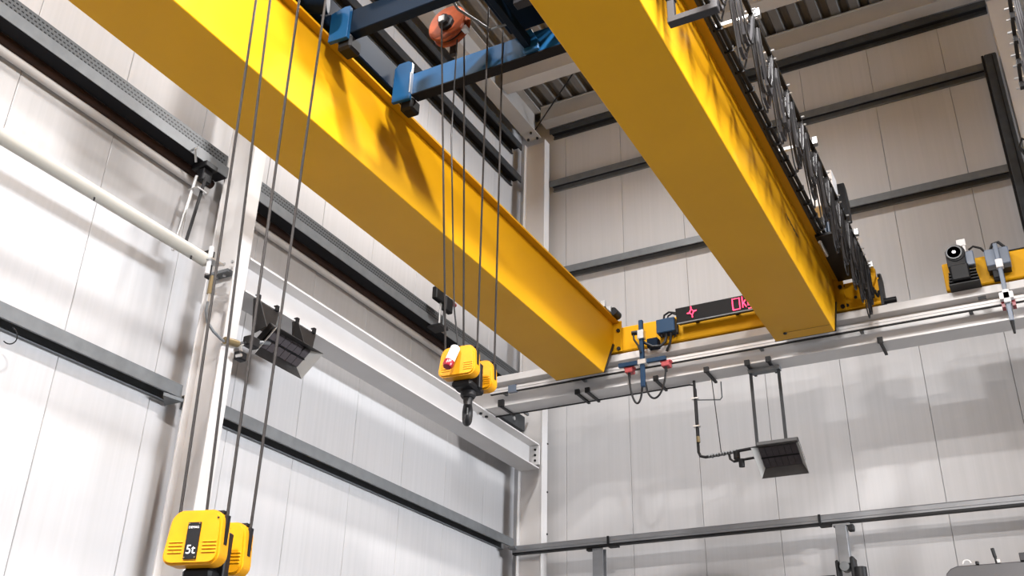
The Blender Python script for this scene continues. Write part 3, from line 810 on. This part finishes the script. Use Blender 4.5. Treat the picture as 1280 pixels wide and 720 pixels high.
def hook_block(label, c, phi, w, h, d, th, tilt=0.0, hook_yaw=0.0):
    """c = centre of the front face, d = distance front face to second front face, th = housing depth"""
    t = thing('hook_block', label, 'hook block', c, 'crane hook blocks')
    R = Matrix.Translation(Vector(c)) @ Matrix.Rotation(phi, 4, 'Z') @ Matrix.Rotation(tilt, 4, 'Y')
    P = lambda x, y, z: tuple(R @ Vector((x, y, z)))
    for k in (0, 1):
        y0 = k * d
        poly = [(x * (1.0 + 0.10 * (0.5 - z / h) - 0.05) - 0.015 * (0.5 - z / h) * (1 if x < 0 else 0), z) for x, z in rrect(w, h, 0.055)]
        hs = build('sheave_housing', MB().prism(poly, 'y', y0, y0 + th).xf(R), 'hyellow', t, bevel=0.011, seg=2)
        slot = MB().box(w / 2 - 0.012, w / 2 + 0.004, y0 + th * 0.40, y0 + th * 0.68, -0.03, h / 2 - 0.02).box(-w / 2 - 0.004, -w / 2 + 0.012, y0 + th * 0.40, y0 + th * 0.68, -0.03, h / 2 - 0.02)
        slot.box(-w / 2 + 0.02, w / 2 - 0.02, y0 + th * 0.40, y0 + th * 0.68, h / 2 - 0.012, h / 2 + 0.003)
        build('rope_slot', slot.xf(R), 'black', hs, smooth=False)
        for zz in (-0.022, -0.038, -0.054, -0.070):
            for s in (-1, 1):
                x0, x1 = (0.05, w / 2 - 0.012) if s > 0 else (-w / 2 + 0.012, -0.05)
                if k == 0 and s > 0:
                    x0 = 0.05
                build('rib', MB().box(x0, x1, y0 - 0.004, y0 + 0.004, zz - 0.0035, zz + 0.0035).xf(R), 'hyellow', hs, bevel=0.002)
    fr = build('frame_plate', MB().box(-0.09, 0.095, (th + d) / 2 - 0.02, (th + d) / 2 + 0.03, -h / 2 - 0.035, h / 2 - 0.07).xf(R), 'black', t, bevel=0.006)
    build('cross_head', MB().box(-0.075, 0.075, th * 0.7, d + 0.01, -h / 2 - 0.05, -h / 2 + 0.0).xf(R), 'black', t, bevel=0.014)
    build('swivel', MB().lathe(P(0, (th + d) / 2, -h / 2 - 0.05), (0, 0, -1), [(0, 0.055), (0.03, 0.055), (0.045, 0.045)], 18), 'dark', t)
    cyc = (th + d) / 2
    zc = -h / 2 - 0.205
    pts, rs = [(0, 0, -h / 2 - 0.06), (0, 0, -h / 2 - 0.13)], [0.036, 0.032]
    for i in range(19):
        a = math.radians(100 - i * 250 / 18)
        pts.append((0.060 * math.cos(a), 0, zc + 0.062 * math.sin(a)))
        rs.append(0.027 + 0.011 * math.sin(math.pi * min(1, i / 13.0)) - (0.016 * max(0, i - 12) / 6))
    HM = R @ Matrix.Translation(Vector((0, cyc, 0))) @ Matrix.Rotation(hook_yaw, 4, 'Z')
    hk = build('hook', MB().tube(pts, rs, 12).xf(HM), 'dark', t)
    build('safety_latch', MB().bar((-0.005, 0, zc + 0.05), (0.05, 0, zc - 0.02), 0.018, 0.008, (0, 1, 0)).xf(HM), 'zinc', hk)
    return t, R, P

near, RN, PN = hook_block('near yellow hook block marked 5t at the bottom left', (-3.472, 3.345, 1.060), math.radians(15), 0.264, 0.25, 0.235, 0.095, hook_yaw=math.radians(120))
far, RFm, PF = hook_block('far yellow hook block with a red-tipped white sensor, above the runway', (-3.405, 5.41, 2.72), math.radians(5), 0.262, 0.222, 0.29, 0.10, hook_yaw=math.radians(116))

# label plate on the near block
pl = build('label_plate', MB().box(-0.034, 0.030, -0.006, 0.001, -0.100, 0.066).xf(RN), 'black', near, smooth=False, label='black label plate reading 5t')
nx = RN.to_3x3() @ Vector((1, 0, 0))
text_mesh('lettering', '5t', 0.058, 'white', pl, PN(-0.002, -0.0075, -0.060), nx, (0, 0, 1), 0.0008)
text_mesh('lettering', 'DEMAG', 0.0155, 'white', pl, PN(-0.002, -0.0075, 0.042), nx, (0, 0, 1), 0.0006)
for a, b in ((-0.028, 0.060), (0.024, 0.060), (-0.028, -0.094), (0.024, -0.094)):
    build('rivet', MB().cyl(PN(a, -0.006, b), PN(a, -0.009, b), 0.0035, 8), 'brass', pl)
build('screw', MB().cyl(PN(0.110, 0.004, 0.085), PN(0.110, -0.003, 0.085), 0.005, 8), 'dark', near)
# sensor on the far block
ss = build('sensor_body', MB().cyl(PF(-0.005, -0.025, 0.085), PF(-0.02, -0.075, -0.035), 0.033, 18), 'white', far, label='white sensor cylinder')
build('sensor_cap', MB().lathe(PF(-0.02, -0.075, -0.035), tuple(Vector(PF(-0.02, -0.075, -0.035)) - Vector(PF(-0.005, -0.025, 0.085))), [(0, 0.037), (0.035, 0.037), (0.05, 0.028), (0.051, 0.0)], 18), 'red', ss, label='dark red cap')

# wire ropes: each from its block up to the trolley
def on_plane_x(px, py, X):
    f = 1255.858
    Rm = Euler([math.radians(a) for a in (117.29646, -1.27219, 28.25413)]).to_matrix()
    d = Rm @ Vector(((px - 640) / f, -(py - 360) / f, -1))
    return d * (X / d.x)

def rope(parent, p0, p1, ztop, r=0.0075, n=6):
    p0, p1 = Vector(p0), Vector(p1)
    k = (ztop - p0.z) / (p1.z - p0.z)
    return build('wire_rope', MB().cyl(p0, p0 + (p1 - p0) * k, r, n), 'rope', parent)
rope(near, PN(-0.118, 0.05, 0.06), (-3.59, 3.242, 4.257), 5.9)
rope(near, PN(-0.118, 0.285, 0.06), (-3.625, 3.384, 4.387), 5.9)
rope(near, PN(0.126, 0.05, 0.06), (-3.362, 3.364, 4.262), 5.9)
rope(near, PN(0.126, 0.285, 0.06), (-3.40, 3.628, 4.499), 5.9)
rope(far, PF(-0.118, 0.05, 0.06), (-3.521, 5.235, 4.458), 5.55)
rope(far, PF(-0.118, 0.34, 0.06), (-3.540, 5.562, 4.672), 5.85)
rope(far, PF(0.126, 0.05, 0.06), (-3.275, 5.430, 4.504), 5.85)
rope(far, PF(0.126, 0.34, 0.06), (-3.300, 5.718, 4.695), 5.85)
build('sensor_cable', MB().tube([PF(0.01, -0.01, 0.09), (-3.42, 5.36, 3.1), (-3.44, 5.22, 4.5), (-3.48, 5.28, 5.5)], 0.006, 6), 'rubber', far)

# ================================================================= RADIANT HEATERS
def heater(label, top_a, top_b, low_a, low_b, depth, group='radiant gas heaters', rows=2, tiles=6):
    """opening corners: top edge a..b, lower edge a..b; depth behind the opening"""
    A, B, C, D = map(Vector, (top_a, top_b, low_b, low_a))
    u = (B - A).normalized()
    v = (D - A)
    v = (v - u * v.dot(u)).normalized()
    n = u.cross(v).normalized()
    ctr = (A + B + C + D) / 4
    view = -ctr
    if n.dot(view) < 0:
        n = -n
    L, Wd = (B - A).length, (D - A).length
    t = thing('radiant_heater', label, 'heater', ctr - n * depth, group)
    il, iw = L * 0.40, Wd * 0.33
    P = lambda a, b, c: ctr + u * a + v * b + n * c
    def plate(q, m, name, th=0.004):
        q = [Vector(p) for p in q]
        nn = (q[1] - q[0]).cross(q[2] - q[0]).normalized() * th
        build(name, MB().add(q + [p + nn for p in q], [(0, 1, 2, 3), (7, 6, 5, 4), (0, 4, 5, 1), (1, 5, 6, 2), (2, 6, 7, 3), (3, 7, 4, 0)]), m, t, smooth=False)
    zi = -depth * 0.55
    inner = [P(-il, -iw, zi), P(il, -iw, zi), P(il, iw, zi), P(-il, iw, zi)]
    outer = [P(-L / 2, -Wd / 2, 0), P(L / 2, -Wd / 2, 0), P(L / 2, Wd / 2, 0), P(-L / 2, Wd / 2, 0)]
    for i in range(4):
        j = (i + 1) % 4
        plate((inner[i], inner[j], outer[j], outer[i]), 'steel' if i in (1, 3) else 'heater', 'reflector_flap')
    build('burner_box', MB().obox(P(0, 0, (zi - depth) / 2 - 0.01), (u, v, n), (il + 0.02, iw + 0.02, (depth + zi) / 2)), 'heater', t, bevel=0.008)
    for r in range(rows):
        b0 = -iw + (2 * iw) * (r + 0.5) / rows
        for k in range(tiles):
            a0 = -il + 2 * il * (k + 0.5) / tiles
            build('ceramic_plaque', MB().obox(P(a0, b0, zi + 0.004), (u, v, n), (il / tiles - 0.003, iw / rows - 0.010, 0.006)), 'plaque', t, smooth=False)
    build('divider_bar', MB().obox(P(0, 0, zi + 0.012), (u, v, n), (il, 0.006, 0.006)), 'black', t, smooth=False)
    return t, P, u, v, n

# left heater hangs from the side beam
h1, P1, u1, v1, n1 = heater('dark radiant heater hanging under the side beam beside the near column', (-6.08, 6.46, 3.96), (-6.08, 7.16, 3.96), (-6.32, 6.50, 3.73), (-6.32, 7.12, 3.73), 0.17)
for hy, nm in ((6.40, 'a'), (6.98, 'b')):
    build('hanger_plate', MB().prism([(hy - 0.02, 4.285), (hy + 0.34, 4.285), (hy + 0.30, 4.02), (hy + 0.02, 4.0)], 'x', -6.36, -6.345), 'heater', h1, smooth=False)
    build('hanger_arm', MB().prism([(-6.35, 4.28), (-6.30, 4.28), (-6.16, 3.96), (-6.30, 3.92)], 'y', hy + 0.0, hy + 0.012), 'heater', h1, smooth=False)
    for by in (hy + 0.03, hy + 0.3):
        build('beam_clamp', MB().box(-6.375, -6.325, by - 0.02, by + 0.02, 4.28, 4.345), 'black', h1, bevel=0.004)
vb = build('gas_valve', MB().box(-6.32, -6.22, 6.28, 6.42, 3.74, 3.84), 'dark', h1, bevel=0.012)
build('solenoid', MB().box(-6.30, -6.22, 6.18, 6.28, 3.56, 3.64), 'black', vb, bevel=0.01)
build('gas_pipe', MB().tube([(-6.26, 6.36, 3.79), (-6.24, 6.46, 3.83), (-6.24, 6.56, 3.86)], 0.018, 8), 'galv', vb)
build('gas_pipe', MB().tube([(-6.28, 6.28, 3.76), (-6.27, 6.22, 3.70), (-6.27, 6.26, 3.62)], 0.014, 8), 'zinc', vb)
build('nut', MB().cyl((-6.26, 6.18, 3.585), (-6.20, 6.18, 3.585), 0.016, 6), 'zinc', vb)

# back heater hangs from the runway beam
h2, P2, u2, v2, n2 = heater('dark radiant heater hanging on two straps below the runway beam', (-2.86, 10.80, 3.645), (-2.32, 10.80, 3.645), (-2.84, 11.17, 3.385), (-2.30, 11.17, 3.385), 0.16)
for hx in (-2.82, -2.49):
    build('strap', MB().box(hx - 0.018, hx + 0.018, 10.985, 11.0, 3.66, 4.60), 'dgalv', h2, smooth=False)
    build('strap_bend', MB().prism([(hx - 0.018, 4.60), (hx + 0.018, 4.60), (hx + 0.0, 4.655), (hx - 0.03, 4.655)], 'y', 10.97, 11.015), 'galv', h2, smooth=False)
build('cross_strap', MB().box(-2.84, -2.47, 10.95, 11.05, 4.60, 4.645), 'galv', h2, smooth=False)
gp = build('gas_pipe', MB().tube([(-3.52, 11.0, 4.64), (-3.52, 11.0, 3.74), (-3.50, 11.0, 3.69), (-3.44, 11.0, 3.67), (-2.82, 11.0, 3.705)], 0.018, 8), 'dark', h2)
for i in range(10):
    build('hose_knuckle', MB().cyl((-3.40 + i * 0.034, 11.0, 3.672 + i * 0.002), (-3.378 + i * 0.034, 11.0, 3.672 + i * 0.002), 0.026 if i % 2 else 0.021, 8), 'galv', gp)
build('valve', MB().cyl((-3.07, 11.0, 3.60), (-3.07, 11.0, 3.69), 0.038, 10), 'black', gp)
build('valve', MB().cyl((-3.02, 11.0, 3.50), (-3.02, 11.0, 3.59), 0.034, 10), 'black', gp)
build('bypass_pipe', MB().tube([(-3.16, 11.0, 3.68), (-3.15, 11.0, 3.61), (-3.11, 11.0, 3.575), (-2.80, 11.02, 3.60)], 0.015, 8), 'dark', gp)
build('fitting', MB().cyl((-3.515, 11.0, 3.86), (-3.515, 11.0, 3.93), 0.024, 10), 'brass', gp)
build('pipe_clip', MB().box(-3.56, -3.48, 10.97, 11.03, 4.40, 4.415), 'zinc', gp)
build('pipe_clip', MB().box(-3.56, -3.48, 10.97, 11.03, 4.05, 4.065), 'zinc', gp)
build('support_frame', MB().tube([(-3.235, 11.16, 4.64), (-3.235, 11.16, 4.44), (-3.26, 11.16, 4.41), (-3.52, 11.02, 4.40)], 0.009, 6), 'galv', h2)
build('support_wire', MB().cyl((-3.30, 11.0, 4.64), (-3.25, 11.0, 3.70), 0.006, 6), 'dark', h2)

# ================================================================= SECOND CRANE (right)
b2c = thing('bridge_crane', 'second yellow bridge crane carriage on the runway at the right edge', 'crane', (0.8, 11, 5.14))
e2 = build('end_carriage', MB().box(-0.545, 3.0, 10.865, 11.135, 5.14, 5.475), 'yellow', b2c, bevel=0.012)
build('cover_strip', MB().box(0.12, 3.0, 10.86, 11.14, 5.475, 5.485), 'dark', e2, smooth=False)
build('girder', MB().box(1.2, 1.85, -3.0, 10.5, 4.735, 5.535), 'yellow', b2c, bevel=0.006)
m2 = build('travel_motor', MB().cyl((-0.375, 10.62, 5.455), (-0.375, 10.80, 5.455), 0.10, 24).box(-0.475, -0.285, 10.63, 10.82, 5.30, 5.50), 'black', b2c, bevel=0.006, label='black travel motor')
build('fan_ring', MB().lathe((-0.385, 10.615, 5.46), (0, -1, 0), [(0, 0.082), (0.012, 0.082), (0.012, 0.068), (0.0, 0.068)], 28), 'galv', m2)
build('fan_hub', MB().cyl((-0.385, 10.62, 5.46), (-0.385, 10.60, 5.46), 0.02, 12), 'zinc', m2)
build('gear_case', MB().box(-0.46, -0.27, 10.62, 10.84, 5.13, 5.32), 'black', m2, bevel=0.015)
for i in range(5):
    zz = 5.10 + i * 0.035
    build('cooling_fin', MB().box(-0.50 + i * 0.004, -0.19 - i * 0.004, 10.66, 10.86, zz, zz + 0.012), 'dark', m2, smooth=False)
build('terminal_cover', MB().box(-0.285, -0.20, 10.64, 10.74, 5.29, 5.46), 'greyblue', m2, bevel=0.008)
build('white_tag', MB().box(-0.345, -0.255, 10.66, 10.67, 5.545, 5.625).box(-0.29, -0.265, 10.66, 10.67, 5.40, 5.55), 'white', m2, smooth=False)
build('motor_cable', MB().tube([(-0.24, 10.70, 5.5), (-0.19, 10.70, 5.53), (-0.12, 10.72, 5.50), (-0.08, 10.74, 5.44)], 0.012, 8), 'rubber', m2)
t2 = build('terminal_box', MB().box(-0.10, 0.14, 10.72, 10.865, 5.27, 5.47), 'greyblue', b2c, bevel=0.008, label='grey blue terminal box')
build('lower_cover', MB().box(-0.09, 0.13, 10.73, 10.86, 5.22, 5.27), 'dark', t2)
build('cable', MB().tube([(-0.03, 10.74, 5.47), (0.0, 10.72, 5.52), (0.06, 10.72, 5.53), (0.11, 10.74, 5.47)], 0.016, 8), 'rubber', t2)
a2 = build('collector_arm', MB().box(0.0, 0.045, 10.66, 10.705, 4.58, 5.50), 'greyblue', b2c, bevel=0.006, label='grey blue collector rod')
build('clamp', MB().box(-0.01, 0.06, 10.645, 10.72, 5.20, 5.30), 'white', a2, bevel=0.006)
build('clamp', MB().box(-0.045, 0.09, 10.63, 10.73, 4.82, 4.90).box(-0.01, 0.055, 10.63, 10.73, 4.78, 4.93), 'white', a2, bevel=0.006)
build('red_contact', MB().box(-0.04, -0.005, 10.70, 10.80, 4.76, 4.83), 'red', a2)
build('red_contact', MB().box(0.06, 0.095, 10.70, 10.80, 4.76, 4.83), 'red', a2)
build('tip', MB().cyl((0.022, 10.682, 4.44), (0.022, 10.682, 4.58), 0.012, 10, 0.022), 'black', a2)
build('junction_box', MB().box(-0.06, 0.05, 10.74, 10.86, 5.13, 5.28), 'black', b2c, bevel=0.008)
# festoon of the second crane, only a sliver shows at the top right
f2 = build('festoon_rail', MB().box(0.51, 0.54, 2.0, 8.62, 5.935, 5.965), 'dark', b2c, smooth=False)
for yc in (7.2, 7.5, 7.82, 8.15, 8.5):
    s = build('cable_saddle', MB().box(0.505, 0.545, yc - 0.025, yc + 0.025, 5.87, 5.935), 'dark', f2, bevel=0.004)
    for dy, dz in ((-0.03, 5.97), (0.03, 5.90)):
        build('roller', MB().cyl((0.475, yc + dy, dz), (0.56, yc + dy, dz), 0.011, 8), 'zinc', s)
    for j in range(3):
        build('round_cable', MB().tube([(0.545 + 0.015 * j, yc + 0.02 + 0.26 * u, 5.87 - (0.42 - 0.05 * j) * (1 - abs(2 * u - 1) ** 2.5)) for u in [q / 10 for q in range(11)]], 0.009, 6), 'greycable', s)
build('rail_support', MB().box(0.54, 1.22, 8.55, 8.60, 5.935, 5.965).box(1.19, 1.22, 8.55, 8.60, 5.535, 5.965), 'dark', f2, smooth=False)

# dark duct beside the right column
jb = thing('duct_junction', 'black junction box with cable loops on the dark wall duct at the right edge', 'junction box', (0.60, 12.25, 7.2))
build('box_body', MB().box(0.565, 0.70, 12.22, 12.36, 7.05, 7.42), 'black', jb, bevel=0.015)
build('cable', MB().tube([(0.60, 12.2, 7.4), (0.55, 12.18, 7.55), (0.60, 12.18, 7.66), (0.68, 12.2, 7.6), (0.66, 12.22, 7.42)], 0.018, 8), 'rubber', jb)
build('fixing_screw', MB().cyl((0.60, 12.22, 7.2), (0.60, 12.205, 7.2), 0.018, 10), 'zinc', jb)
dd = thing('wall_duct', 'dark vertical cable duct on the back wall below the roof at the right', 'duct', (0.48, 12.4, 5.3))
build('duct_body', MB().box(0.405, 0.56, 12.30, 12.56, 5.3, 9.17), 'dgalv', dd, bevel=0.006)
build('duct_edge', MB().box(0.375, 0.405, 12.36, 12.5, 5.3, 9.22), 'dark', dd, smooth=False)
build('duct_seam', MB().box(0.50, 0.512, 12.294, 12.30, 5.3, 9.15), 'black', dd, smooth=False)
build('duct_cap', MB().box(0.41, 0.555, 12.32, 12.54, 9.17, 9.20), 'black', dd, bevel=0.01)

# ================================================================= MACHINE TOP (bottom right)
mc = thing('machine_cabinet', 'grey machine with a rounded top corner at the bottom right edge', 'machine', (-0.2, 10.4, ZF))
poly = [(-0.98, ZF), (-0.98, 1.90), (-0.96, 1.96), (-0.92, 2.0), (-0.86, 2.02), (1.2, 2.02), (1.2, ZF)]
build('cover', MB().prism(poly, 'y', 10.0, 11.0), 'machine', mc, bevel=0.01)
build('lever', MB().cyl((-0.53, 10.0, 2.02), (-0.535, 10.0, 2.08), 0.012, 10).cyl((-0.535, 10.0, 2.07), (-0.545, 10.0, 2.15), 0.016, 10), 'dark', mc)
build('lever_clip', MB().box(-0.535, -0.50, 9.99, 10.01, 2.02, 2.05), 'zinc', mc)
build('knob', MB().cyl((-0.69, 10.0, 2.02), (-0.69, 10.0, 2.045), 0.016, 10), 'dark', mc)
build('lifting_ring', MB().tube([(-0.775 + 0.034 * math.cos(a), 10.0, 2.03 + 0.034 * math.sin(a)) for a in [math.pi * i / 10 for i in range(11)]], 0.007, 6), 'white', mc)
build('handle_box', MB().box(-0.34, -0.2, 9.98, 10.1, 2.02, 2.09), 'greycable', mc, bevel=0.004)
